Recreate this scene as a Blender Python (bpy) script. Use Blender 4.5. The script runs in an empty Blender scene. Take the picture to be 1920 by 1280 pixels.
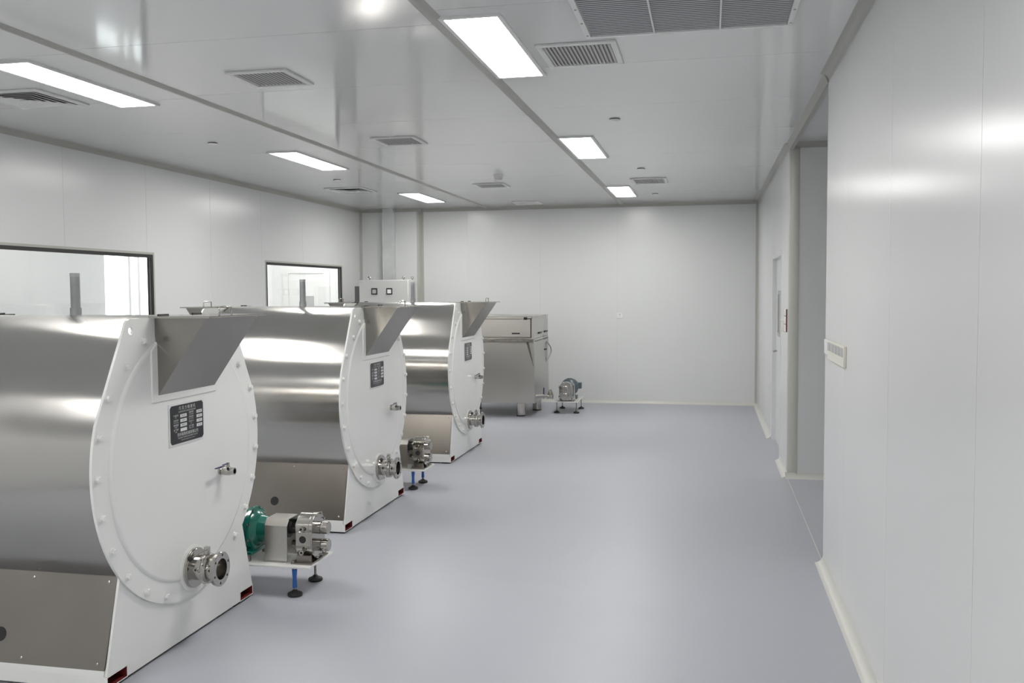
import bpy, bmesh, math, random
from mathutils import Vector, Matrix
random.seed(7)
scene = bpy.context.scene
COL = scene.collection
PI = math.pi

# ------------------------------------------------------------------ camera
CAM_H, YAW, PITCH, ROLL, FPX = 1.6942, 0.2100, -0.0538, -0.0061, 1730.0
def make_camera():
    cd = bpy.data.cameras.new('camera'); co = bpy.data.objects.new('camera', cd); COL.objects.link(co)
    cy, sy, cp, sp = math.cos(YAW), math.sin(YAW), math.cos(PITCH), math.sin(PITCH)
    f = Vector((-sy * cp, cy * cp, sp)); r = Vector((cy, sy, 0)); u = r.cross(f)
    r2 = math.cos(ROLL) * r + math.sin(ROLL) * u; u2 = -math.sin(ROLL) * r + math.cos(ROLL) * u
    m = Matrix((r2, u2, -f)).transposed().to_4x4(); m.translation = Vector((0, 0, CAM_H))
    co.matrix_world = m
    cd.sensor_width = 36.0; cd.sensor_fit = 'HORIZONTAL'; cd.lens = FPX / 1920 * 36.0
    cd.clip_start = 0.05; cd.clip_end = 200
    scene.camera = co
make_camera()

# ------------------------------------------------------------------ world, exposure
w = bpy.data.worlds.new('overcast_sky'); scene.world = w; w.use_nodes = True
bg = w.node_tree.nodes['Background']; bg.inputs[0].default_value = (0.93, 0.97, 1.0, 1); bg.inputs[1].default_value = 4.0
scene.view_settings.view_transform = 'Standard'; scene.view_settings.look = 'None'
scene.view_settings.gamma = 1.0; scene.view_settings.use_curve_mapping = False
scene.view_settings.exposure = 0.0
ANISO_ROT = 0.25
CFILL = 12.5            # radiance of the unseen panels added to brighten the corridor
LAMP = 36.5            # radiance of the ceiling light diffusers

# ------------------------------------------------------------------ room measures
XR, XL, YB, H = 0.7045, -5.396, 13.963, 3.0
YF = -4.0              # wall behind the camera
XC, YC = -8.0, 16.0    # corridor beyond the left windows
YA0, YA1, XA = 5.95, 8.60, 2.5   # alcove on the right

# ------------------------------------------------------------------ materials
MATS = {}
def mat(name, col, rough=0.5, metal=0.0, spec=0.5, emit=0.0, coat=0.0, vary=0.06, scale=6.0, stretch=(1, 1, 1), bump=0.0, rvary=0.008, colvary=0.0):
    if name in MATS: return MATS[name]
    m = bpy.data.materials.new(name); m.use_nodes = True; nt = m.node_tree; b = nt.nodes['Principled BSDF']
    b.inputs['Base Color'].default_value = (*col, 1); b.inputs['Metallic'].default_value = metal
    b.inputs['Roughness'].default_value = rough; b.inputs['Specular IOR Level'].default_value = spec
    b.inputs['Coat Weight'].default_value = coat; b.inputs['Coat Roughness'].default_value = 0.05
    if emit > 0:
        b.inputs['Emission Color'].default_value = (*col, 1); b.inputs['Emission Strength'].default_value = emit
        MATS[name] = m; return m
    tc = nt.nodes.new('ShaderNodeTexCoord'); mp = nt.nodes.new('ShaderNodeMapping'); nz = nt.nodes.new('ShaderNodeTexNoise')
    mp.inputs['Scale'].default_value = stretch; nz.inputs['Scale'].default_value = scale; nz.inputs['Detail'].default_value = 1.5
    nt.links.new(tc.outputs['Object'], mp.inputs[0]); nt.links.new(mp.outputs[0], nz.inputs['Vector'])
    mr = nt.nodes.new('ShaderNodeMapRange'); mr.inputs[1].default_value = 0.3; mr.inputs[2].default_value = 0.7
    mr.inputs[3].default_value = max(0.02, rough - rvary); mr.inputs[4].default_value = min(1, rough + rvary)
    nt.links.new(nz.outputs[0], mr.inputs[0]); nt.links.new(mr.outputs[0], b.inputs['Roughness'])
    if colvary:
        mx = nt.nodes.new('ShaderNodeMix'); mx.data_type = 'RGBA'
        mx.inputs[6].default_value = (*[c * (1 - colvary) for c in col], 1); mx.inputs[7].default_value = (*[min(1, c * (1 + colvary)) for c in col], 1)
        nt.links.new(nz.outputs[0], mx.inputs[0]); nt.links.new(mx.outputs[2], b.inputs['Base Color'])
    if bump:
        bp = nt.nodes.new('ShaderNodeBump'); bp.inputs['Strength'].default_value = bump; bp.inputs['Distance'].default_value = 0.002
        nt.links.new(nz.outputs[0], bp.inputs['Height']); nt.links.new(bp.outputs[0], b.inputs['Normal'])
    MATS[name] = m; return m

def glass_mat(name, tint=(0.97, 1, 0.98), refl=0.08):
    m = bpy.data.materials.new(name); m.use_nodes = True; nt = m.node_tree; nt.nodes.remove(nt.nodes['Principled BSDF'])
    out = nt.nodes['Material Output']; tr = nt.nodes.new('ShaderNodeBsdfTransparent'); gl = nt.nodes.new('ShaderNodeBsdfGlossy')
    tr.inputs[0].default_value = (*tint, 1); gl.inputs['Roughness'].default_value = 0.02
    lw = nt.nodes.new('ShaderNodeLayerWeight'); pw = nt.nodes.new('ShaderNodeMath'); pw.operation = 'POWER'; pw.inputs[1].default_value = 5.0
    fr = nt.nodes.new('ShaderNodeMath'); fr.operation = 'MULTIPLY_ADD'; fr.inputs[1].default_value = 0.6; fr.inputs[2].default_value = refl * 0.4
    lw.inputs[0].default_value = 0.5; nt.links.new(lw.outputs['Facing'], pw.inputs[0]); nt.links.new(pw.outputs[0], fr.inputs[0])
    mx = nt.nodes.new('ShaderNodeMixShader'); nt.links.new(fr.outputs[0], mx.inputs[0]); nt.links.new(tr.outputs[0], mx.inputs[1]); nt.links.new(gl.outputs[0], mx.inputs[2])
    nt.links.new(mx.outputs[0], out.inputs[0]); MATS[name] = m; return m

WALL = mat('painted_panel', (0.71, 0.72, 0.715), 0.24, spec=0.32, scale=0.7, rvary=0.015)
CEIL = mat('ceiling_panel_paint', (0.77, 0.78, 0.775), 0.085, scale=0.8, rvary=0.015)
CORR = mat('corridor_paint', (0.85, 0.85, 0.85), 0.4)
TRIM = mat('trim_aluminium', (0.43, 0.43, 0.395), 0.42, scale=3, rvary=0.02)
SKIRT = mat('skirting_aluminium', (0.62, 0.62, 0.58), 0.38, scale=3, rvary=0.02)
SEAM = mat('seam_filler', (0.16, 0.16, 0.155), 0.6)
SEAML = mat('pale_seam_filler', (0.62, 0.62, 0.60), 0.4)
FLOOR = mat('vinyl_floor', (0.415, 0.425, 0.47), 0.40, scale=260, bump=0.03, rvary=0.05, colvary=0.10)
STEEL = mat('brushed_steel', (0.55, 0.535, 0.51), 0.21, 1.0, scale=3, stretch=(1, 1, 1), rvary=0.03, colvary=0.03)
_n = STEEL.node_tree; _t = _n.nodes.new('ShaderNodeTangent'); _t.direction_type = 'RADIAL'; _t.axis = 'X'
_b = _n.nodes['Principled BSDF']; _n.links.new(_t.outputs[0], _b.inputs['Tangent']); _b.inputs['Anisotropic'].default_value = 0.75; _b.inputs['Anisotropic Rotation'].default_value = ANISO_ROT
STEELP = mat('plate_steel', (0.285, 0.262, 0.24), 0.32, 1.0, scale=3.0, rvary=0.04, colvary=0.14)
HOPPER = mat('hopper_steel', (0.31, 0.295, 0.272), 0.20, 1.0, scale=3, rvary=0.04, colvary=0.08)
STEELV = mat('vertical_brushed_steel', (0.56, 0.545, 0.52), 0.30, 1.0, scale=2.0, stretch=(1.2, 1.2, 0.5), rvary=0.03, colvary=0.06)
PIPE = mat('weathered_pipe', (0.34, 0.35, 0.355), 0.42, 0.6, scale=20, rvary=0.05, colvary=0.2)
CHROME = mat('polished_steel', (0.50, 0.48, 0.45), 0.14, 1.0, scale=30, rvary=0.05)
GALV = mat('galvanised_steel', (0.70, 0.72, 0.72), 0.38, 0.40, scale=7, rvary=0.10, colvary=0.14)
ENAMEL = mat('white_enamel', (0.83, 0.835, 0.81), 0.2, coat=0.3, scale=2, rvary=0.02)
WHITEP = mat('white_plastic', (0.80, 0.80, 0.79), 0.35)
CREAM = mat('cream_plastic', (0.76, 0.74, 0.66), 0.35)
GREYP = mat('grey_plastic', (0.42, 0.43, 0.43), 0.35)
BLACK = mat('black_rubber', (0.018, 0.018, 0.018), 0.5)
DARK = mat('dark_recess', (0.03, 0.03, 0.03), 0.8)
REDP = mat('red_primer', (0.16, 0.012, 0.012), 0.6)
REDPL = mat('red_plastic', (0.13, 0.016, 0.022), 0.4)
GREEN = mat('green_motor_paint', (0.005, 0.135, 0.10), 0.22, coat=0.3, scale=20)
BLUEP = mat('blue_film', (0.02, 0.12, 0.42), 0.35)
NAVY = mat('navy_vinyl', (0.015, 0.02, 0.10), 0.4)
SLATE = mat('slate_motor_paint', (0.10, 0.135, 0.16), 0.35)
CABG = mat('cabinet_grey_paint', (0.54, 0.54, 0.525), 0.35)
BOXG = mat('box_dark_grey', (0.10, 0.10, 0.10), 0.5)
SIGNB = mat('sign_black', (0.022, 0.023, 0.026), 0.3)
SIGNW = mat('sign_silver', (0.72, 0.72, 0.72), 0.4)
FILTER = mat('filter_media_grey', (0.10, 0.105, 0.11), 0.7)
DOORW = mat('door_paint', (0.72, 0.73, 0.73), 0.3)
LED = mat('light_diffuser', (1.0, 0.985, 0.955), 0.5, emit=LAMP)
FILLC = mat('corridor_fill_light', (1.0, 0.985, 0.955), 0.5, emit=CFILL)
GLASS = glass_mat('window_glass', (0.985, 0.993, 0.988))

# ------------------------------------------------------------------ mesh helpers
class MB:
    def __init__(s): s.v = []; s.f = []
    def add(s, vs, fs):
        n = len(s.v); s.v += [tuple(v) for v in vs]; s.f += [tuple(i + n for i in f) for f in fs]; return s
    def box(s, x0, x1, y0, y1, z0, z1):
        vs = [(x, y, z) for z in (z0, z1) for y in (y0, y1) for x in (x0, x1)]
        return s.add(vs, [(0, 2, 3, 1), (4, 5, 7, 6), (0, 1, 5, 4), (2, 6, 7, 3), (0, 4, 6, 2), (1, 3, 7, 5)])
    def lathe(s, prof, o=(0, 0, 0), d=(0, 0, 1), n=24, cap=True, a0=0.0):
        d = Vector(d).normalized(); o = Vector(o); t = Vector((0, 0, 1)) if abs(d.z) < 0.9 else Vector((1, 0, 0))
        e1 = d.cross(t).normalized(); e2 = d.cross(e1)
        vs = []; fs = []
        for (h, r) in prof:
            for k in range(n):
                a = a0 + 2 * PI * k / n; vs.append(o + d * h + (e1 * math.cos(a) + e2 * math.sin(a)) * r)
        for i in range(len(prof) - 1):
            for k in range(n):
                a, b = i * n + k, i * n + (k + 1) % n; fs.append((a, b, b + n, a + n))
        if cap:
            fs.append(tuple(reversed(range(n)))); m = (len(prof) - 1) * n; fs.append(tuple(m + k for k in range(n)))
        return s.add(vs, fs)
    def cyl(s, p0, p1, r0, r1=None, n=16):
        p0 = Vector(p0); p1 = Vector(p1); return s.lathe([(0, r0), ((p1 - p0).length, r0 if r1 is None else r1)], p0, p1 - p0, n)
    def sphere(s, c, r, n=14, m=8, zs=1.0):
        prof = [(-r * math.cos(PI * i / m), max(1e-4, r * math.sin(PI * i / m))) for i in range(m + 1)]
        return s.lathe(prof, c, (0, 0, 1), n)
    def prism(s, poly, axis, a0, a1):
        # poly in the other two axes (cyclic order), extruded along axis
        def P(u, v, t): return {0: (t, u, v), 1: (v, t, u), 2: (u, v, t)}[axis]
        n = len(poly); vs = [P(u, v, a0) for u, v in poly] + [P(u, v, a1) for u, v in poly]
        fs = [(i, (i + 1) % n, n + (i + 1) % n, n + i) for i in range(n)] + [tuple(reversed(range(n))), tuple(range(n, 2 * n))]
        return s.add(vs, fs)
    def tube(s, pts, r, n=8):
        pts = [Vector(p) for p in pts]; rings = []; vs = []; fs = []
        up = None
        for i, p in enumerate(pts):
            d = (pts[min(i + 1, len(pts) - 1)] - pts[max(i - 1, 0)]).normalized()
            if up is None: up = d.orthogonal().normalized()
            up = (up - d * up.dot(d)).normalized(); e = d.cross(up)
            for k in range(n):
                a = 2 * PI * k / n; vs.append(p + (up * math.cos(a) + e * math.sin(a)) * r)
        for i in range(len(pts) - 1):
            for k in range(n):
                a, b = i * n + k, i * n + (k + 1) % n; fs.append((a, b, b + n, a + n))
        fs.append(tuple(reversed(range(n)))); m = (len(pts) - 1) * n; fs.append(tuple(m + k for k in range(n)))
        return s.add(vs, fs)
    def mesh(s, name, smooth=35):
        me = bpy.data.meshes.new(name); me.from_pydata(s.v, [], s.f); me.update()
        bm = bmesh.new(); bm.from_mesh(me); bmesh.ops.recalc_face_normals(bm, faces=bm.faces); bm.to_mesh(me); bm.free()
        if smooth:
            me.shade_smooth(); me.set_sharp_from_angle(angle=math.radians(smooth))
        return me

def link(name, me, m, parent=None, loc=None):
    if m and not me.materials: me.materials.append(m)
    o = bpy.data.objects.new(name, me); COL.objects.link(o)
    if parent: o.parent = parent
    if loc: o.location = loc
    return o
def build(mb, name, m, parent=None, bevel=0.0, smooth=35, loc=None):
    o = link(name, mb.mesh(name, smooth), m, parent, loc)
    if bevel:
        b = o.modifiers.new('bevel', 'BEVEL'); b.width = bevel; b.segments = 2; b.limit_method = 'ANGLE'; b.angle_limit = math.radians(40)
    return o
def box(name, m, x0, x1, y0, y1, z0, z1, parent=None, bevel=0.0):
    return build(MB().box(x0, x1, y0, y1, z0, z1), name, m, parent, bevel)
def tag(o, label=None, cat=None, group=None, kind=None):
    if label: o['label'] = label
    if cat: o['category'] = cat
    if group: o['group'] = group
    if kind: o['kind'] = kind
    return o
def struct(o, label=None): return tag(o, label, kind='structure')
def empty(name, loc, rz=0.0):
    o = bpy.data.objects.new(name, None); COL.objects.link(o); o.location = loc; o.rotation_euler = (0, 0, rz); o.empty_display_size = 0.1; return o
def copy_tree(o, parent=None):
    c = o.copy(); COL.objects.link(c)
    if parent: c.parent = parent
    for ch in [k for k in list(o.children)]: copy_tree(ch, c)
    return c
def curve_plate(outer, holes, t0, t1, name):
    """flat plate with holes: outline in (y, z), thickness along x from t0 to t1"""
    cu = bpy.data.curves.new(name, 'CURVE'); cu.dimensions = '2D'; cu.fill_mode = 'BOTH'; cu.extrude = (t1 - t0) / 2
    for poly in [outer] + holes:
        sp = cu.splines.new('POLY'); sp.points.add(len(poly) - 1); sp.use_cyclic_u = True
        for p, q in zip(sp.points, poly): p.co = (q[0], q[1], 0, 1)
    o = bpy.data.objects.new(name, cu); me = bpy.data.meshes.new_from_object(o); bpy.data.objects.remove(o)
    for v in me.vertices: y, z, x = v.co; v.co = (x + (t0 + t1) / 2, y, z)
    me.name = name; me.update(); me.shade_smooth(); me.set_sharp_from_angle(angle=math.radians(35)); return me
def text_mesh(items, name):
    """items: (string, size, u, v, align) laid flat in u right, v up; joined into one mesh"""
    mb = MB()
    for (st, size, u, v, al) in items:
        cu = bpy.data.curves.new('lettering', 'FONT'); cu.body = st; cu.size = size; cu.align_x = al; cu.align_y = 'CENTER'
        o = bpy.data.objects.new('lettering', cu); me = bpy.data.meshes.new_from_object(o); bpy.data.objects.remove(o)
        mb.add([(p.co.x + u, p.co.y + v, 0) for p in me.vertices], [tuple(f.vertices) for f in me.polygons]); bpy.data.meshes.remove(me)
    return mb
def circle(cy, cz, r, n=24, a0=0.0): return [(cy + r * math.cos(a0 + 2 * PI * k / n), cz + r * math.sin(a0 + 2 * PI * k / n)) for k in range(n)]

# ================================================================== THE SETTING
fl = box('floor', FLOOR, XC - 0.1, XA + 0.1, YF - 0.1, YC + 0.1, -0.08, 0.0); struct(fl, 'blue-grey vinyl floor of the process room')
ce = MB(); ce.box(XC - 0.1, XA + 0.1, YF - 0.1, YC + 0.1, H + 0.012, H + 0.10)
ce = build(ce, 'ceiling', SEAM); struct(ce, 'white panelled ceiling of the process room')
G = 0.0013
def frange(a, b, step, y0):
    ks = [a]; k = math.ceil((a - y0) / step + 1e-6)
    while y0 + k * step < b - 0.05:
        if y0 + k * step > a + 0.05: ks.append(y0 + k * step)
        k += 1
    return ks + [b]
STRIPS = (-3.369, -1.288)
def ceil_panels(x0, x1, y0, ya=YF, yb=YB):
    ys = frange(ya, yb, 1.195, y0)
    for a, b in zip(ys, ys[1:]):
        box('ceiling_panel', CEIL, x0, x1, a + 0.0021, b - 0.0021, H, H + 0.012, ce)
ceil_panels(XL, STRIPS[0], 4.48); ceil_panels(STRIPS[0], STRIPS[1], 4.41); ceil_panels(STRIPS[1], XR, 4.19)
box('ceiling_panel', CEIL, XR, XA, YA0, YA1, H, H + 0.012, ce)
for i in range(2): box('ceiling_panel', CORR, XC, XL - 0.05, 3 + i * 6.5, 9.5 + i * 6.5, H, H + 0.012, ce)
TN = [0]
def trim(o, label=None):
    TN[0] += 1; o.name = 'trim_%d' % TN[0]; return struct(o, label)
for x in STRIPS:
    m = MB(); m.prism([(H - 0.014, x - 0.012), (H, x - 0.037), (H, x + 0.037), (H - 0.014, x + 0.012)], 1, YF, YB - 0.04)
    trim(build(m, 'trim', TRIM), 'grey joint strip running along the ceiling')

# --- walls: backing boxes (with openings) + proud panels as children
def panels_x(parent, xa, xb, cols, holes, m):
    """panels lying in an x = const wall; cols: list of y seams; holes: (y0, y1, z0, z1)"""
    for a, b in zip(cols, cols[1:]):
        mb = MB(); cuts = sorted({a + G, b - G} | {h for q in holes for h in q[:2] if a + G < h < b - G})
        for c, d in zip(cuts, cuts[1:]):
            zz = [(0, H)]
            for q in holes:
                if c >= q[0] - 1e-6 and d <= q[1] + 1e-6: zz = [(0, q[2]), (q[3], H)]
            for z0, z1 in zz:
                if z1 - z0 > 0.01: mb.box(xa, xb, c, d, z0, z1)
        if mb.v: build(mb, 'wall_panel', m, parent)
W1, W2 = (5.80, 8.265, 0.95, 2.105), (10.615, 13.08, 0.95, 2.105)
mb = MB(); XB = XL - 0.05
for (a, b) in ((YF, W1[0]), (W1[1], W2[0]), (W2[1], YC)): mb.box(XB, XL - 0.008, a, b, 0, H)
for q in (W1, W2): mb.box(XB, XL - 0.008, q[0], q[1], 0, q[2]); mb.box(XB, XL - 0.008, q[0], q[1], q[3], H)
wl = build(mb, 'wall_left', SEAM); struct(wl, 'white panel wall with two long observation windows')
panels_x(wl, XL - 0.008, XL, frange(YF, YB, 1.189, 6.965), [W1, W2], WALL)
box('corridor_lining', CORR, XB - 0.003, XB, YF + 7, W1[0], 0, H, wl); box('corridor_lining', CORR, XB - 0.003, XB, W1[1], W2[0], 0, H, wl); box('corridor_lining', CORR, XB - 0.003, XB, W2[1], YC, 0, H, wl)
# near right wall
wr = box('wall_right', SEAML, XR + 0.008, XR + 0.10, YF, YA0 - 0.004, 0, H); struct(wr, 'near white panel wall beside the aisle')
panels_x(wr, XR, XR + 0.008, [YF, -2.15, -0.95, 0.25, 1.46, 2.671, 3.909, 5.114, YA0], [], WALL)
box('wall_edge', WALL, XR, XR + 0.10, YA0 - 0.004, YA0, 0, H, wr)
# far right wall with door opening
D = (9.56, 10.80, 0.0, 2.05)
mb = MB(); mb.box(XR + 0.008, XR + 0.12, YA1 + 0.085, D[0], 0, H); mb.box(XR + 0.008, XR + 0.12, D[1], YB + 0.1, 0, H); mb.box(XR + 0.008, XR + 0.12, D[0], D[1], D[3], H)
wf = build(mb, 'wall_right_far', SEAML); struct(wf, 'far white panel wall with a door')
panels_x(wf, XR, XR + 0.008, [YA1 + 0.085, 9.50, 10.86, 12.0, 13.2, YB], [D], WALL)
# alcove
wa = box('wall_alcove_back', WALL, XR + 0.07, XA, YA1, YA1 + 0.06, 0, H); struct(wa, 'white wall closing the alcove')
wa = box('wall_alcove_side', WALL, XA, XA + 0.06, YA0 - 0.1, YA1 + 0.06, 0, H); struct(wa, 'white outer wall of the alcove')
wa = box('wall_alcove_front', WALL, XR + 0.10, XA, YA0 - 0.06, YA0, 0, H); struct(wa, 'white near wall of the alcove')
# back wall with boxed-out corner
wb = box('wall_back', SEAML, XL - 0.05, XR + 0.12, YB + 0.008, YB + 0.06, 0, H); struct(wb, 'white panel wall at the end of the room')
xs = [-4.40, -3.679, -2.532, -1.35, -0.17, XR]
for a, b in zip(xs, xs[1:]): box('wall_panel', WALL, a + 0.0005, b - 0.0005, YB, YB + 0.008, 0, H, wb)
YBP, XBP = 13.845, -4.42
bp = box('wall_pier', WALL, XL, XBP - 0.04, YBP, YB, 0, H); struct(bp, 'white boxed-out pier in the back corner')
box('wall_panel', WALL, XBP - 0.04, XBP, YBP + 0.04, YB, 0, H, bp)
m = MB(); m.prism([(XBP - 0.04, YBP + 0.04)] + [(XBP - 0.04 + 0.045 * math.cos(a), YBP + 0.04 - 0.045 * math.sin(a)) for a in [PI / 2 * k / 8 for k in range(9)]], 2, 0, H)
trim(build(m, 'trim', TRIM), 'rounded grey corner trim on the back pier')
# wall behind the camera
wfr = box('wall_front', WALL, XL - 0.05, XR + 0.12, YF - 0.06, YF, 0, H); struct(wfr, 'white wall behind the viewer')
# corridor shell
EX = (11.10, 12.75, 0.6, 2.55)
mb = MB(); mb.box(XC - 0.2, XC, 3, EX[0], 0, H); mb.box(XC - 0.2, XC, EX[1], YC, 0, H); mb.box(XC - 0.2, XC, EX[0], EX[1], 0, EX[2]); mb.box(XC - 0.2, XC, EX[0], EX[1], EX[3], H)
struct(build(mb, 'wall_corridor_left', CORR), 'white outer corridor wall seen through the windows')
struct(box('wall_corridor_back', CORR, XC, XB, YC, YC + 0.06, 0, H), 'white end wall of the corridor seen through the window')
struct(box('wall_corridor_front', CORR, XC, XB, 2.94, 3.0, 0, H), 'near end wall of the corridor')

# --- coves
def cove(name, m, axis, a0, a1, p, q, su, sv, r, n=6):
    """concave quarter cove along axis; p, q corner coordinates in the two other axes (cyclic), su/sv the open directions"""
    poly = [(p, q), (p, q + sv * r)]
    for k in range(1, n):
        a = PI + PI / 2 * k / n
        poly.append((p + su * (r + r * math.cos(a)), q + sv * (r + r * math.sin(a))))
    poly.append((p + su * r, q))
    return build(MB().prism(poly, axis, a0, a1), name, m)
R = 0.05
# axis 1 (y): coordinates (z, x);  axis 0 (x): (y, z);  axis 2 (z): (x, y)
trim(cove('trim', TRIM, 1, YF, YBP, H, XL, -1, 1, R), 'grey cove where left wall meets ceiling')
trim(cove('trim', TRIM, 1, YF, YA0, H, XR, -1, -1, R), 'grey cove where near right wall meets ceiling')
trim(cove('trim', TRIM, 1, YA1 + 0.02, YB, H, XR, -1, -1, R), 'grey cove where far right wall meets ceiling')
trim(cove('trim', TRIM, 0, XBP, XR, YB, H, -1, -1, R), 'grey cove where back wall meets ceiling')
trim(cove('trim', TRIM, 0, XL, XBP + 0.02, YBP, H, -1, -1, R), 'grey cove where back pier meets ceiling')
trim(cove('trim', TRIM, 0, XR + 0.05, XA, YA1, H, -1, -1, R), 'grey cove at the top of the alcove wall')
trim(cove('trim', TRIM, 2, 0, H, XL, YBP, 1, -1, 0.035), 'grey vertical cove in the left corner')
trim(cove('trim', TRIM, 2, 0, H, XR, YB, -1, -1, 0.035), 'grey vertical cove in the right corner')
trim(cove('trim', TRIM, 2, 0, H, XBP, YB, 1, -1, 0.035), 'grey vertical cove beside the back pier')
trim(build(MB().prism([(H - 0.055, XR - 0.005), (H, XR - 0.03), (H, XR + 0.035), (H - 0.055, XR + 0.03)], 1, YA0 - 0.02, YA1 + 0.02), 'trim', TRIM), 'grey strip across the alcove opening')
rc = 0.085
m = MB(); m.prism([(XR + rc, YA1 + rc)] + [(XR + rc - rc * math.cos(a) - 0.002, YA1 + rc - rc * math.sin(a) - 0.002) for a in [PI / 2 * k / 10 for k in range(11)]], 2, 0.0, H - 0.03)
trim(build(m, 'trim', TRIM), 'rounded grey corner column at the alcove')
trim(box('trim', SKIRT, XR - 0.004, XR + 0.002, YA0, YA1, 0.0, 0.002), 'pale weld line across the alcove floor')
struct(cove('baseboard_left', SKIRT, 1, YF, YBP, 0, XL, 1, 1, R))
struct(cove('baseboard_right', SKIRT, 1, YF, YA0 - 0.01, 0, XR, 1, -1, R), 'pale coved skirting of the near right wall')
o = cove('baseboard_right_far', SKIRT, 1, YA1 + 0.0, D[0] - 0.06, 0, XR, 1, -1, R); struct(o, 'short coved skirting between column and door')
o = cove('baseboard_right_end', SKIRT, 1, D[1] + 0.06, YB, 0, XR, 1, -1, R); struct(o, 'coved skirting beyond the door')
struct(cove('baseboard_back', SKIRT, 0, XBP, XR, YB, 0, -1, 1, R), 'coved skirting of the back wall')
struct(cove('baseboard_alcove', SKIRT, 0, XR - 0.02, XA, YA1, 0, -1, 1, R), 'coved skirting of the alcove wall')

# --- observation windows
def obs_window(n, q, label):
    y0, y1, z0, z1 = q
    def ring(x0, x1, b0, b1):
        mb = MB()
        mb.box(x0, x1, y0 + b0, y1 - b0, z1 - b1, z1 - b0); mb.box(x0, x1, y0 + b0, y1 - b0, z0 + b0, z0 + b1)
        mb.box(x0, x1, y0 + b0, y0 + b1, z0 + b1, z1 - b1); mb.box(x0, x1, y1 - b1, y1 - b0, z0 + b1, z1 - b1); return mb
    t = build(ring(XL - 0.048, XL + 0.004, 0.0, 0.022), 'window_%d' % n, TRIM); struct(t, label)
    build(ring(XL - 0.006, XL + 0.001, 0.022, 0.055), 'gasket', BLACK, t)
    build(ring(XL - 0.047, XL - 0.041, 0.022, 0.050), 'gasket', BLACK, t)
    box('pane', GLASS, XL - 0.004, XL - 0.0035, y0 + 0.03, y1 - 0.03, z0 + 0.03, z1 - 0.03, t)
    box('pane', GLASS, XL - 0.045, XL - 0.0445, y0 + 0.03, y1 - 0.03, z0 + 0.03, z1 - 0.03, t)
obs_window(1, W1, 'long black-edged observation window showing bright daylight')
obs_window(2, W2, 'black-edged observation window showing a white door')
# exterior window in the corridor
mb = MB()
for y in (EX[0], 11.70, 11.92, EX[1] - 0.05): mb.box(XC - 0.12, XC - 0.05, y, y + 0.05, EX[2] + 0.05, EX[3] - 0.05)
mb.box(XC - 0.12, XC - 0.05, EX[0], EX[1], EX[2], EX[2] + 0.05); mb.box(XC - 0.12, XC - 0.05, EX[0], EX[1], EX[3] - 0.05, EX[3])
t = build(mb, 'window_3', WHITEP); struct(t, 'bright outside window of the corridor')
box('pane', GLASS, XC - 0.09, XC - 0.088, EX[0] + 0.02, EX[1] - 0.02, EX[2] + 0.02, EX[3] - 0.02, t)
# corridor door
t = empty('door_2', (0, 0, 0)); struct(t, 'white corridor door with a small grey pane')
mb = MB(); mb.box(-7.77, -7.66, YC - 0.03, YC - 0.001, 0, 2.06); mb.box(-6.95, -6.84, YC - 0.03, YC - 0.001, 0, 2.06); mb.box(-7.77, -6.84, YC - 0.03, YC - 0.001, 2.06, 2.13)
build(mb, 'door_frame', WHITEP, t)
lf = box('door_leaf', WHITEP, -7.657, -6.953, YC - 0.015, YC - 0.001, 0.005, 2.056, t)
box('pane_frame', WHITEP, -7.43, -7.12, YC - 0.025, YC - 0.015, 1.2, 1.68, lf); box('pane', GREYP, -7.40, -7.15, YC - 0.028, YC - 0.02, 1.23, 1.64, lf)

# --- door in the far right wall
t = empty('door_1', (XR, (D[0] + D[1]) / 2, 0)); struct(t, 'white flush door in the far right wall')
t.location = (0, 0, 0)
mb = MB(); mb.box(XR - 0.002, XR + 0.05, D[0] - 0.03, D[0] + 0.02, 0, D[3] - 0.01); mb.box(XR - 0.002, XR + 0.05, D[1] - 0.02, D[1] + 0.03, 0, D[3] - 0.01); mb.box(XR - 0.002, XR + 0.05, D[0] - 0.03, D[1] + 0.03, D[3] - 0.01, D[3] + 0.04)
build(mb, 'door_frame', DOORW, t)
lf = box('door_leaf', DOORW, XR + 0.042, XR + 0.085, D[0] + 0.024, D[1] - 0.024, 0.008, D[3] - 0.014, t)
mb = MB(); mb.box(XR + 0.028, XR + 0.042, 10.05, 10.09, 1.24, 1.65); mb.box(XR + 0.028, XR + 0.042, 10.36, 10.40, 1.24, 1.65); mb.box(XR + 0.028, XR + 0.042, 10.05, 10.40, 1.65, 1.69); mb.box(XR + 0.028, XR + 0.042, 10.05, 10.40, 1.20, 1.24)
build(mb, 'pane_frame', TRIM, lf); box('pane', GREYP, XR + 0.039, XR + 0.043, 10.09, 10.36, 1.24, 1.65, lf)
mb = MB(); mb.cyl((XR + 0.042, 10.62, 1.02), (XR + 0.0, 10.62, 1.02), 0.01); mb.cyl((XR + 0.003, 10.62, 1.02), (XR + 0.003, 10.50, 1.02), 0.009)
build(mb, 'door_handle', CHROME, lf)

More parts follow.
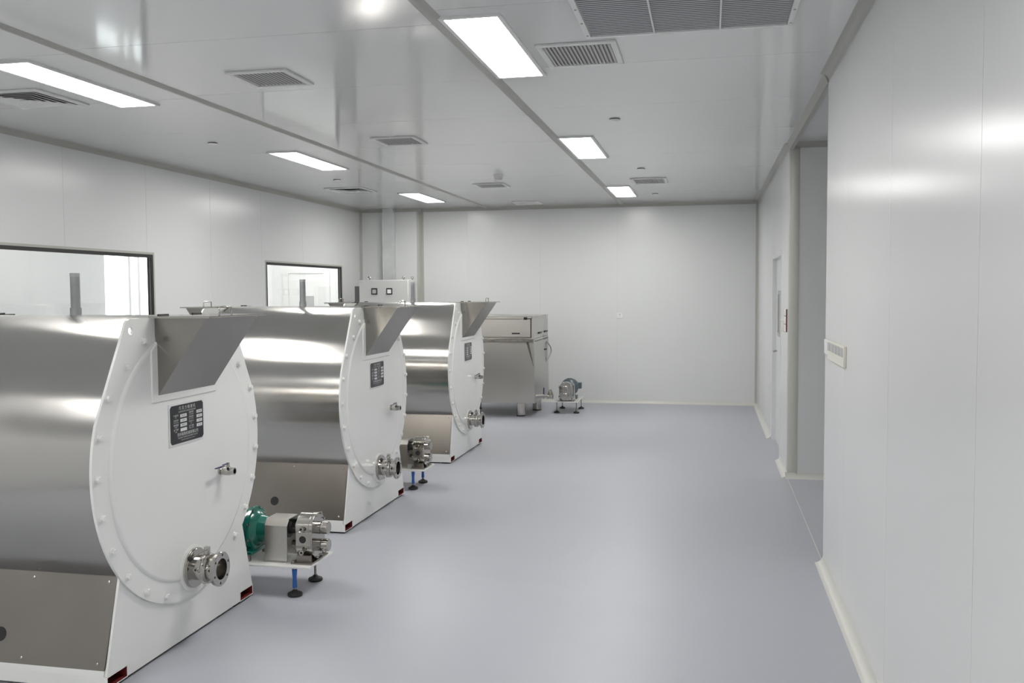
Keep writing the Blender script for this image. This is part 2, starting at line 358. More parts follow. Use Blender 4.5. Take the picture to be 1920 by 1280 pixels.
# ================================================================== CEILING FITTINGS
def light_panel(x, y, wx, wy, label, led=LED, zc=H):
    t = empty('ceiling_light', (x, y, zc)); tag(t, label, 'ceiling light', 'recessed ceiling light panels')
    mb = MB(); a, b, f = wx / 2 + 0.022, wy / 2 + 0.022, 0.022
    mb.box(-a, a, -b, -b + f, -0.012, 0); mb.box(-a, a, b - f, b, -0.012, 0); mb.box(-a, -a + f, -b + f, b - f, -0.012, 0); mb.box(a - f, a, -b + f, b - f, -0.012, 0)
    build(mb, 'frame', WHITEP, t); box('diffuser', led, -a + f, a - f, -b + f, b - f, -0.009, -0.002, t); return t
ordn = ['first', 'second', 'third', 'fourth', 'fifth']
for i, y in enumerate((12.22, 8.44, 4.925, 1.05, -2.6)): light_panel(-1.113, y, 0.262, 1.22, 'glowing ceiling light panel over the aisle, %s from the back wall' % ordn[i])
for i, y in enumerate((12.28, 8.60, 5.165, 1.35, -2.4)): light_panel(-3.862, y, 0.262, 1.22, 'glowing ceiling light panel over the machines, %s from the back wall' % ordn[i])
for i, y in enumerate((15.2, 14.0, 12.4, 9.2)): light_panel(-6.7, y, 0.6, 1.2, 'added unseen light panel brightening the window corridor, %s from the end wall' % ordn[i], FILLC)  # fill panels out of view, added to lift the corridor walls

def grille(x, y, w, d, n, label, slat=WHITEP, backing=DARK, sg=1):
    t = empty('ceiling_vent', (x, y, H)); tag(t, label, 'vent', 'slatted ceiling vents')
    a, b, f = w / 2, d / 2, 0.034
    mb = MB()
    for (x0, x1, y0, y1) in ((-a, a, -b, -b + f), (-a, a, b - f, b), (-a, -a + f, -b + f, b - f), (a - f, a, -b + f, b - f)): mb.box(x0, x1, y0, y1, -0.014, 0)
    build(mb, 'frame', WHITEP, t, bevel=0.004)
    box('backing', backing, -a + f, a - f, -b + f, b - f, -0.0025, -0.0005, t)
    me = MB(); s = (w - 2 * f) / n
    me.prism([(-0.0068 if sg < 0 else -0.004, -sg * s * 0.18 if sg < 0 else -s * 0.42), (-0.0056 if sg < 0 else -0.0028, -sg * s * 0.22 if sg < 0 else -s * 0.46), (-0.0085 if sg < 0 else -0.0115, sg * s * 0.18 if sg < 0 else s * 0.40), (-0.0097 if sg < 0 else -0.0127, sg * s * 0.14 if sg < 0 else s * 0.36)], 1, -b + f, b - f); me = me.mesh('slat', 0)
    for k in range(n): link('slat', me, slat, t, (-a + f + s * (k + 0.5), 0, 0))
    return t
VG = mat('vent_slat_paint', (0.62, 0.62, 0.60), 0.45)
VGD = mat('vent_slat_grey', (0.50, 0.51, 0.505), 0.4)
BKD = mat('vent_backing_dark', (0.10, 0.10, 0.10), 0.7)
BK = mat('vent_backing', (0.36, 0.36, 0.35), 0.7)
grille(-0.694, 5.12, 0.43, 0.49, 17, 'wide slatted vent beside the large grey filter grille', VG, BK)
grille(-0.692, 11.10, 0.42, 0.52, 17, 'slatted vent over the aisle near the back wall', VG, BK)
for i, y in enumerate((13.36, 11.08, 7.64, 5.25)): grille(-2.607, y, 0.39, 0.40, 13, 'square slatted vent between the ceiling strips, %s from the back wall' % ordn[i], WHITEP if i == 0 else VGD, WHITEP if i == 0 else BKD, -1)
def diffuser(x, y, label):
    t = empty('ceiling_diffuser', (x, y, H)); tag(t, label, 'vent', 'four-way ceiling diffusers')
    mb = MB(); a = 0.26
    for (x0, x1, y0, y1) in ((-a, a, -a, -a + 0.05), (-a, a, a - 0.05, a), (-a, -a + 0.05, -a + 0.05, a - 0.05), (a - 0.05, a, -a + 0.05, a - 0.05)): mb.box(x0, x1, y0, y1, -0.012, 0)
    build(mb, 'frame', WHITEP, t, bevel=0.003); box('backing', BK, -a + 0.05, a - 0.05, -a + 0.05, a - 0.05, -0.002, -0.0005, t)
    for k, s in enumerate((0.205, 0.16, 0.115, 0.07)):
        mb = MB(); z0, z1 = -0.016, -0.008; o = s; i = s - 0.040
        mb.add([(sx * o, sy * o, z0) for sx, sy in ((-1, -1), (1, -1), (1, 1), (-1, 1))] + [(sx * i, sy * i, z1) for sx, sy in ((-1, -1), (1, -1), (1, 1), (-1, 1))]
               + [(sx * o, sy * o, z0 + .0015) for sx, sy in ((-1, -1), (1, -1), (1, 1), (-1, 1))] + [(sx * i, sy * i, z1 + .0015) for sx, sy in ((-1, -1), (1, -1), (1, 1), (-1, 1))],
               [(j, (j + 1) % 4, 4 + (j + 1) % 4, 4 + j) for j in range(4)] + [(8 + j, 8 + (j + 1) % 4, 12 + (j + 1) % 4, 12 + j) for j in range(4)] + [(4 + j, 4 + (j + 1) % 4, 12 + (j + 1) % 4, 12 + j) for j in range(4)])
        build(mb, 'blade', WHITEP, t, smooth=0)
    box('centre_plate', WHITEP, -0.04, 0.04, -0.04, 0.04, -0.024, -0.021, t)
diffuser(-4.43, 5.42, 'square four-way air diffuser by the long daylight window')
diffuser(-4.45, 11.12, 'square four-way air diffuser by the corner window')

t = empty('filter_grille', (-0.112, 4.155, H)); tag(t, 'large grey louvred filter grille in three sections on the ceiling', 'air filter')
mb = MB(); a, b, f = 0.506, 0.614, 0.028
for (x0, x1, y0, y1) in ((-a, a, -b, -b + f), (-a, a, b - f, b), (-a, -a + f, -b + f, b - f), (a - f, a, -b + f, b - f)): mb.box(x0, x1, y0, y1, -0.02, 0)
fr = build(mb, 'frame', WHITEP, t, bevel=0.003)
for k in range(6):
    for sx in (-1, 1):
        build(MB().cyl((sx * (a - 0.014), -0.55 + k * 0.22, -0.0225), (sx * (a - 0.014), -0.55 + k * 0.22, -0.02), 0.006, n=10), 'screw', CHROME, fr)
box('backing', FILTER, -a + f, a - f, -b + f, b - f, -0.003, -0.001, t)
for k in (-1, 1): box('divider', WHITEP, k * 0.16 - 0.004, k * 0.16 + 0.004, -b + f, b - f, -0.021, -0.004, t)
LOUV = mat('filter_louvre', (0.52, 0.53, 0.54), 0.5, 0.0)
for k in range(3):
    mb = MB(); x0 = -a + f + k * 0.3195 + 0.002; x1 = x0 + 0.3115; n = 42
    for j in range(n):
        y = -b + f + 0.006 + j * (2 * b - 2 * f - 0.012) / (n - 1)
        mb.add([(x0, y - .004, -.0120), (x1, y - .004, -.0120), (x1, y + .004, -.0148), (x0, y + .004, -.0148)], [(0, 1, 2, 3)])
    tag(build(mb, 'louvre', LOUV, t, smooth=0), kind='stuff')

def sprinkler(x, y, label):
    t = empty('sprinkler_cover', (x, y, H)); tag(t, label, 'sprinkler', 'flush sprinkler covers')
    build(MB().lathe([(-0.0045, 0.041), (-0.0005, 0.041)], n=24), 'gap_shade', DARK, t)  # dark ring paints the shadow gap above the cover
    build(MB().lathe([(-0.0095, 0.038), (-0.009, 0.042), (-0.006, 0.0435), (-0.0045, 0.041)], n=28), 'cover', WHITEP, t)
for x, y, l in ((-0.705, 7.10, 'over the aisle by the alcove'), (-0.713, 10.0, 'over the aisle by the white door'), (-0.71, 12.63, 'over the aisle nearest the back wall'), (-4.22, 7.38, 'over the left side by the daylight window'), (-4.21, 10.1, 'over the left side by the corner window')):
    sprinkler(x, y, 'small round sprinkler cover %s' % l)
t = empty('smoke_detector', (-2.311, 10.154, H)); tag(t, 'white domed smoke detector on the ceiling', 'smoke detector')
build(MB().lathe([(-0.014, 0.050), (-0.012, 0.056), (0, 0.056)], n=28), 'base', WHITEP, t)
build(MB().lathe([(-0.066, 0.012), (-0.064, 0.026), (-0.056, 0.037), (-0.040, 0.045), (-0.014, 0.049)], n=28), 'sensor_cap', WHITEP, t)
for k in range(10):
    a = 2 * PI * k / 10; c_, s_ = math.cos(a), math.sin(a)
    m2 = MB(); m2.box(0.036, 0.0445, -0.006, 0.006, -0.050, -0.044); m2.v = [(x_ * c_ - y_ * s_, x_ * s_ + y_ * c_, z_) for x_, y_, z_ in m2.v]; build(m2, 'sensor_slot', GREYP, t)

# ================================================================== WALL FITTINGS
t = empty('wall_socket', (-1.307, YB, 1.326)); tag(t, 'small white power socket on the back wall', 'socket')
box('plate', WHITEP, -0.043, 0.043, -0.012, 0, -0.043, 0.043, t, 0.004)
mb = MB(); mb.box(-0.014, -0.008, -0.0128, -0.011, 0.012, 0.024); mb.box(0.002, 0.008, -0.0128, -0.011, 0.012, 0.024); mb.box(-0.006, 0.0, -0.0128, -0.011, -0.004, 0.004); mb.box(-0.014, -0.009, -0.0128, -0.011, -0.019, -0.014); mb.box(0.003, 0.008, -0.0128, -0.011, -0.019, -0.014)
build(mb, 'pin_holes', DARK, t)

t = empty('switch_bank', (XR, 5.41, 1.342)); tag(t, 'long cream switch bank with five rockers on the near right wall', 'light switch')
box('plate', CREAM, -0.016, 0, -0.36, 0.31, -0.056, 0.056, t, 0.003)
for k in range(5):
    r_ = box('rocker', GREYP, -0.019, -0.014, -0.335 + k * 0.128, -0.235 + k * 0.128, -0.002, 0.046, t, 0.002)
t = empty('switch_plate', (XR, 5.84, 1.352)); tag(t, 'small white switch plate at the alcove edge of the near wall', 'light switch')
box('plate', WHITEP, -0.010, 0, -0.10, 0.085, -0.045, 0.045, t, 0.003); box('rocker', WHITEP, -0.014, -0.009, -0.06, 0.04, -0.025, 0.025, t, 0.002)

t = empty('switch_plate', (XR, 9.35, 1.35)); tag(t, 'cream switch plate next to the white door frame', 'light switch')
box('plate', CREAM, -0.012, 0, -0.07, 0.07, -0.05, 0.05, t, 0.003); box('rocker', WHITEP, -0.016, -0.011, -0.03, 0.03, -0.03, 0.03, t, 0.002)
t = empty('switch_plate', (XR, 9.12, 1.35)); tag(t, 'cream switch plate next to the red call point', 'light switch')
box('plate', CREAM, -0.014, 0, -0.07, 0.07, -0.05, 0.05, t, 0.003); box('rocker', WHITEP, -0.018, -0.013, -0.03, 0.03, -0.03, 0.03, t, 0.002)
t = empty('call_point', (XR, 8.90, 1.41)); tag(t, 'tall cream and dark red call point on the wall by the alcove column', 'alarm')
box('body', CREAM, -0.010, 0, -0.11, 0.11, -0.10, 0.11, t, 0.003); box('side_cover', REDPL, -0.011, 0, -0.125, -0.11, -0.10, 0.11, t, 0.002)
box('band', REDPL, -0.0106, -0.009, -0.10, 0.10, -0.035, -0.028, t); box('band', BLACK, -0.0106, -0.009, -0.10, 0.10, 0.04, 0.048, t)

# ================================================================== CONCHE MACHINES
L2 = 0.583; DZ, DR = 0.905, 0.688; PZ, PR = 0.925, 0.715
def make_conche():
    t = empty('conche_machine', (0, 0, 0))
    # drum jacket
    mb = MB(); mb.lathe([(-L2 + 0.002, DR), (L2 - 0.002, DR)], (0, 0, DZ), (1, 0, 0), 96)
    dr = build(mb, 'drum', STEEL, t, smooth=30)
    # pipe on top
    pp = build(MB().lathe([(DZ + DR - 0.02, 0.0225), (1.80, 0.0225), (1.80, 0.017), (1.70, 0.017)], (0.0, 0, 0), n=20, cap=False), 'vent_pipe', PIPE, t)
    build(MB().lathe([(DZ + DR - 0.02, 0.027), (DZ + DR + 0.035, 0.027)], n=20), 'socket', PIPE, pp)
    build(MB().lathe([(1.782, 0.0231), (1.80, 0.0231), (1.80, 0.017)], n=20, cap=False), 'thread', GREYP, pp)
    # base tubes (white, open ended, red primer inside)
    for s in (-1, 1):
        ya, yb = (0.50, 0.638)
        mb = MB()
        def bx(x0, x1, y0, y1, z0, z1):
            mb.box(x0, x1, min(s * y0, s * y1), max(s * y0, s * y1), z0, z1)
        e = L2 + 0.001
        bx(-e, e, ya, yb + 0.006, 0.012, 0.0165); bx(-e, e, ya, yb + 0.003, 0.0615, 0.066); bx(-e, e, ya, ya + 0.004, 0.012, 0.066); bx(-e, e, yb, yb + 0.006, 0.012, 0.066)
        mb.prism([(s * (yb + 0.006), 0.066), (s * (yb + 0.004), 0.092), (s * (yb - 0.03), 0.092), (s * (yb - 0.03), 0.066)], 0, -L2 + 0.013, L2 - 0.013)
        tb = build(mb, 'base_tube', ENAMEL, t)
        for q in (-1, 1):
            mb = MB()
            xo, xi = q * (L2 + 0.0005), q * (L2 - 0.16); y0, y1, z0, z1 = s * (ya + 0.0045), s * (yb - 0.0005), 0.017, 0.061
            mb.add([(xo, y0, z0), (xo, y1, z0), (xo, y1, z1), (xo, y0, z1), (xi, y0, z0), (xi, y1, z0), (xi, y1, z1), (xi, y0, z1)], [(0, 1, 5, 4), (1, 2, 6, 5), (2, 3, 7, 6), (3, 0, 4, 7), (4, 5, 6, 7)])
            build(mb, 'tube_lining', REDP, tb, smooth=0)
        for q in (-1, 1): box('base_pad', BLACK, q * L2 - 0.05 * (q + 1) / 1 * 0.9 - (0.01 if q > 0 else -0.01), q * L2 + 0.05 * (1 - q) / 1 * 0.9 - (0.01 if q > 0 else -0.01), min(s * .45, s * .62), max(s * .45, s * .62), 0, 0.0125, t)
        # lower stainless side panel
        yb0, zb0, yt0, zt0 = 0.642, 0.090, 0.531, 0.470
        nrm = Vector((0, s * (zt0 - zb0), (yb0 - yt0))).normalized(); th = 0.003
        x0, x1 = -L2 + 0.013, L2 - 0.013
        P = [Vector((x, s * y, z)) for (y, z) in ((yb0, zb0), (yt0, zt0)) for x in (x0, x1)]
        mb = MB(); mb.add([P[0], P[1], P[3], P[2]] + [v - nrm * th for v in (P[0], P[1], P[3], P[2])], [(0, 1, 2, 3), (4, 7, 6, 5), (0, 4, 5, 1), (1, 5, 6, 2), (2, 6, 7, 3), (3, 7, 4, 0)])
        sp = build(mb, 'side_panel', STEELP, t, smooth=0)
        def onp(x, f): return Vector((x, s * (yb0 + (yt0 - yb0) * f), zb0 + (zt0 - zb0) * f))
        for x in (x0 + 0.04, 0.16, x1 - 0.035) if s < 0 else (x0 + 0.04, x1 - 0.035):
            for f in (0.07, 0.93):
                c = onp(x, f); build(MB().lathe([(-0.001, 0.0075), (0.003, 0.0065), (0.005, 0.003)], c, nrm, 10), 'screw', CHROME, sp)
        c = onp(0.035, 0.30); build(MB().lathe([(0.0003, 0.031), (0.0008, 0.031)], c, nrm, 28), 'cable_hole', DARK, sp)
    box('base_pad', BLACK, L2 - 0.07, L2 - 0.02, -0.40, 0.44, 0.0, 0.0125, t); box('base_pad', BLACK, -L2 + 0.02, -L2 + 0.07, -0.40, 0.44, 0.0, 0.0125, t)
    # ends
    top = 1.585
    out = [(PR * math.cos(math.radians(a)), PZ + PR * math.sin(math.radians(a))) for a in range(162, 379, 4)]
    out += [(0.470, 1.548), (0.462, 1.566), (0.448, 1.579), (0.43, top), (-0.43, top), (-0.448, 1.579), (-0.462, 1.566), (-0.470, 1.548)]
    hole = [(y, z) for y, z in circle(-0.425, 1.533, 0.0165, 18)]; hole2 = [(-y, z) for y, z in hole]
    face_me = curve_plate(out, [hole, hole2], L2, L2 + 0.012, 'end_plate')
    leg_poly = [(-0.499, 0.0135), (0.499, 0.0135), (0.499, 0.0665), (0.640, 0.0665), (0.531, 0.472), (0.44, 0.80), (-0.44, 0.80), (-0.531, 0.472), (-0.640, 0.0665), (-0.499, 0.0665)]
    leg_me = curve_plate(leg_poly, [], L2 - 0.012, L2 - 0.0005, 'support_plate')
    def bolt_me():
        mb = MB(); mb.lathe([(0, 0.019), (0.003, 0.019)], (0, 0, 0), (1, 0, 0), 16); mb.lathe([(0.003, 0.0145), (0.014, 0.0145), (0.016, 0.012)], (0, 0, 0), (1, 0, 0), 6); return mb.mesh('bolt', 30)
    bm_ = bolt_me(); BR = 0.683
    for q in (1, -1):
        sub = lambda o: (setattr(o, 'rotation_euler', (0, 0, 0 if q > 0 else PI)), o)[1]
        ep = sub(link('end_plate', face_me, ENAMEL, t)); sub(link('support_plate', leg_me, ENAMEL, t))
        # everything on this end hangs on coordinates given for q=+1 and is turned half round for the other end
        for k in range(25):
            a = math.radians(180 + k * 14.4)
            y, z = BR * math.cos(a), PZ + BR * math.sin(a)
            if z > 1.42 and abs(y) < 0.315: continue
            if (y - 0.014) ** 2 + (z - 0.349) ** 2 < 0.12 ** 2: continue
            if z > 1.30: y *= 0.93; z = PZ + (z - PZ) * 0.97
            link('bolt', bm_, ENAMEL, ep, (L2 + 0.012, y, z))
        # raised inner disc with rounded shoulder
        mb = MB(); mb.lathe([(0.0, 0.611), (0.004, 0.608), (0.0075, 0.600), (0.0088, 0.594), (0.0080, 0.584), (0.0074, 0.574), (0.0074, 0.0001)], (L2 + 0.0115, 0, PZ - 0.01), (1, 0, 0), 96, cap=False)
        build(mb, 'inner_disc', ENAMEL, ep, smooth=50)
        # hopper surround (white pad) and hopper
        x = L2 + 0.012
        mb = MB(); mb.prism([(-0.296, 1.195), (0.262, 1.195), (0.262, 1.435), (0.244, 1.47), (0.244, 1.50), (-0.248, 1.50), (-0.248, 1.47), (-0.296, 1.435)], 0, x - 0.004, x + 0.0125)
        build(mb, 'hopper_surround', ENAMEL, ep, bevel=0.005)
        x += 0.002
        hp = sub(build(MB().add([(x, -0.248, 1.222), (x, 0.244, 1.222), (x, -0.248, 1.588), (x, 0.244, 1.588), (x + 0.262, -0.248, 1.588), (x + 0.262, 0.244, 1.588), (x + 0.006, -0.248, 1.222), (x + 0.006, 0.244, 1.222)],
                  [(0, 2, 4, 6), (1, 7, 5, 3), (6, 4, 5, 7), (0, 6, 7, 1), (2, 3, 5, 4), (0, 1, 3, 2)]), 'hopper', HOPPER, t, smooth=0))
        lid = sub(box('hopper_lid', HOPPER, x - 0.012, x + 0.292, -0.278, 0.272, 1.589, 1.592, t))
        mb = MB(); mb.box(x - 0.012, x + 0.292, -0.278, -0.2755, 1.584, 1.589); mb.box(x - 0.012, x + 0.292, 0.2695, 0.272, 1.584, 1.589); mb.box(x + 0.2895, x + 0.292, -0.2755, 0.2695, 1.584, 1.589)
        build(mb, 'lid_rim', CHROME, lid)
        hx = x + 0.21
        pts = [(hx, -0.045, 1.591), (hx, -0.045, 1.622)] + [(hx, -0.045 + 0.008 * (1 - math.cos(a)), 1.622 + 0.008 * math.sin(a)) for a in (PI / 4, PI / 2)] + [(hx, 0.062, 1.630)] + [(hx, 0.062 + 0.008 * math.sin(a), 1.622 + 0.008 * math.cos(a)) for a in (PI / 4, PI / 2)] + [(hx, 0.07, 1.591)]
        build(MB().tube(pts, 0.0045, 10), 'lid_handle', CHROME, lid)
        for yy in (-0.16, 0.13):
            build(MB().cyl((x - 0.012, yy - 0.04, 1.595), (x - 0.012, yy + 0.04, 1.595), 0.006, n=10), 'hinge', BLACK, lid)
    # fittings of the aisle-side end only
    x = L2 + 0.0195
    np_ = build(MB().box(x, x + 0.003, -0.167, 0.140, 0.972, 1.172), 'nameplate', SIGNW, t)
    c = 0.012; poly = [(-0.158 + c, 0.980), (0.131 - c, 0.980), (0.131, 0.980 + c), (0.131, 1.164 - c), (0.131 - c, 1.164), (-0.158 + c, 1.164), (-0.158, 1.164 - c), (-0.158, 0.980 + c)]
    build(MB().prism(poly, 0, x + 0.003, x + 0.0036), 'print_field', SIGNB, np_)
    mb = MB()
    vals = []
    rows = [('产品型号', 'NO.', '设备转速', 'TRANS SPEED'), ('主机功率', 'MAIN POWER', '加热功率', 'HEAT POWER'), ('整机重量', 'WEIGHT', '外形尺寸', 'SIZE'), ('出厂编号', 'SERIAL', '出厂日期', 'MANUF. DATE')]
    items = [('巧 克 力 精 磨 机', 0.0195, -0.012, 1.146, 'CENTER'), ('CHOCOLATE CONCHE MACHINE', 0.0098, -0.012, 1.130, 'CENTER'),
             ('苏州裕鼎机械有限公司', 0.0185, -0.010, 1.020, 'CENTER'), ('SU ZHOU YUDING MACHINERY CO.,LTD', 0.0092, -0.010, 1.005, 'CENTER'), ('ADD: SUZHOU JIANGSU CHINA   TEL: 0512', 0.0062, -0.010, 0.993, 'CENTER')]
    for k, (a, b, c_, d) in enumerate(rows):
        z = 1.110 - k * 0.0225
        items += [(a, 0.0105, -0.110, z + 0.004, 'CENTER'), (b, 0.0066, -0.110, z - 0.006, 'CENTER'), (c_, 0.0105, 0.022, z + 0.008, 'CENTER'), (d, 0.0066, 0.022, z - 0.002, 'CENTER')]
        vals += [(-0.073, -0.018, z), (0.070, 0.120, z + 0.004)]
    tm = text_mesh(items, 'lettering'); mb.add([(x + 0.0040, u, v) for u, v, _ in tm.v], tm.f)
    tag(build(mb, 'lettering', SIGNW, np_, smooth=0), kind='stuff')
    for (u0, u1, z) in vals: box('value_field', SIGNW, x + 0.0036, x + 0.0042, u0, u1, z - 0.0075, z + 0.0075, np_)
    items = [(s_, 0.0105, (u0 + u1) / 2, z, 'CENTER') for (u0, u1, z), s_ in zip(vals, ('JMJ1000', '33R/MIN', '22KW', '6KW', '3800KG', '2.5M', '', '2012.8')) if s_]
    tm = text_mesh(items, 'value_text'); tag(build(MB().add([(x + 0.0045, u, v) for u, v, _ in tm.v], tm.f), 'value_text', SIGNB, np_, smooth=0), kind='stuff')
    # sampling valve
    vy, vz = 0.286, 0.777
    vb = MB(); vb.lathe([(0, 0.021), (0.010, 0.021), (0.010, 0.013), (0.018, 0.013), (0.018, 0.0205), (0.036, 0.0225), (0.056, 0.0225), (0.068, 0.019), (0.085, 0.019), (0.085, 0.013), (0.06, 0.012)], (x - 0.001, vy, vz), (1, 0, 0), 18, cap=False)
    vb.cyl((x + 0.046, vy, vz + 0.015), (x + 0.046, vy, vz + 0.034), 0.010); vb.cyl((x + 0.046, vy, vz + 0.034), (x + 0.046, vy, vz + 0.044), 0.006)
    sv = build(vb, 'sampling_valve', CHROME, t); build(MB().cyl((x + 0.0605, vy, vz), (x + 0.062, vy, vz), 0.0121), 'bore', DARK, sv)
    hb = MB(); hb.prism([(vz + 0.038, x + 0.038), (vz + 0.041, x + 0.038), (vz + 0.041, x + 0.054), (vz + 0.038, x + 0.054)], 1, vy - 0.045, vy + 0.008); hb.prism([(vz + 0.032, x + 0.039), (vz + 0.036, x + 0.039), (vz + 0.036, x + 0.053), (vz + 0.032, x + 0.053)], 1, vy - 0.120, vy - 0.04)
    build(hb, 'handle', NAVY, sv, bevel=0.001)
    # outlet butterfly valve
    oy, oz = 0.014, 0.349; x = L2 + 0.012
    build(MB().lathe([(0, 0.118), (0.010, 0.114), (0.014, 0.10)], (x - 0.002, oy, oz), (1, 0, 0), 48), 'outlet_pad', ENAMEL, t)
    x += 0.012
    ob = MB(); ob.lathe([(0, 0.096), (0.002, 0.098), (0.012, 0.098), (0.013, 0.094), (0.018, 0.094), (0.019, 0.060), (0.058, 0.060), (0.060, 0.066), (0.066, 0.066), (0.067, 0.063), (0.071, 0.063), (0.072, 0.073), (0.084, 0.074), (0.096, 0.070), (0.098, 0.058), (0.130, 0.058), (0.132, 0.084), (0.146, 0.084), (0.148, 0.082), (0.148, 0.051), (0.09, 0.050)], (x, oy, oz), (1, 0, 0), 56, cap=False)
    ov = build(ob, 'outlet_valve', CHROME, t, smooth=30)
    build(MB().lathe([(0.085, 0.0502), (0.087, 0.0502)], (x, oy, oz), (1, 0, 0), 40), 'valve_disc', STEELP, ov)
    build(MB().box(x + 0.060, x + 0.084, oy - 0.012, oy + 0.012, oz + 0.066, oz + 0.108), 'valve_stem', CHROME, ov, bevel=0.003)
    build(MB().cyl((x + 0.072, oy - 0.005, oz + 0.094), (x + 0.064, oy - 0.125, oz + 0.086), 0.0035), 'lever', CHROME, ov)
    build(MB().sphere((x + 0.063, oy - 0.135, oz + 0.085), 0.0145), 'knob', BLACK, ov)
    for k in range(6):
        a = 2 * PI * k / 6 + 0.35; build(MB().cyl((x + 0.1465, oy + 0.068 * math.cos(a), oz + 0.068 * math.sin(a)), (x + 0.1487, oy + 0.068 * math.cos(a), oz + 0.068 * math.sin(a)), 0.006, n=12), 'bolt_hole', DARK, ov)
    for xx in (0.038, 0.112):
        build(MB().lathe([(0.055, 0.011), (0.068, 0.011), (0.068, 0.006)], (x + xx, oy, oz), (0.12, -0.98, 0.12), 14, cap=False), 'port', CHROME, ov)
        build(MB().lathe([(0.060, 0.0062), (0.0672, 0.0062)], (x + xx, oy, oz), (0.12, -0.98, 0.12), 14), 'port_bore', DARK, ov)
    for k in range(6):
        a = 2 * PI * k / 6 + 0.1; build(MB().cyl((x + 0.060, oy + 0.070 * math.cos(a), oz + 0.070 * math.sin(a)), (x + 0.078, oy + 0.070 * math.cos(a), oz + 0.070 * math.sin(a)), 0.006, n=6), 'clamp_bolt', CHROME, ov)
    return t
CX = -2.484 - L2 - 0.012
conche = make_conche()
specs = [(CX, 4.04, 'drum-shaped white and steel conche machine farthest from the stainless tank'),
         (CX, 6.67, 'drum-shaped white and steel conche machine in the middle of the three'),
         (CX + 0.01, 9.365, 'drum-shaped white and steel conche machine next to the stainless tank')]
for i, (x, y, lab) in enumerate(specs):
    c = conche if i == 0 else copy_tree(conche)
    c.location = (x, y, 0); tag(c, lab, 'conche machine', 'row of three conche machines')

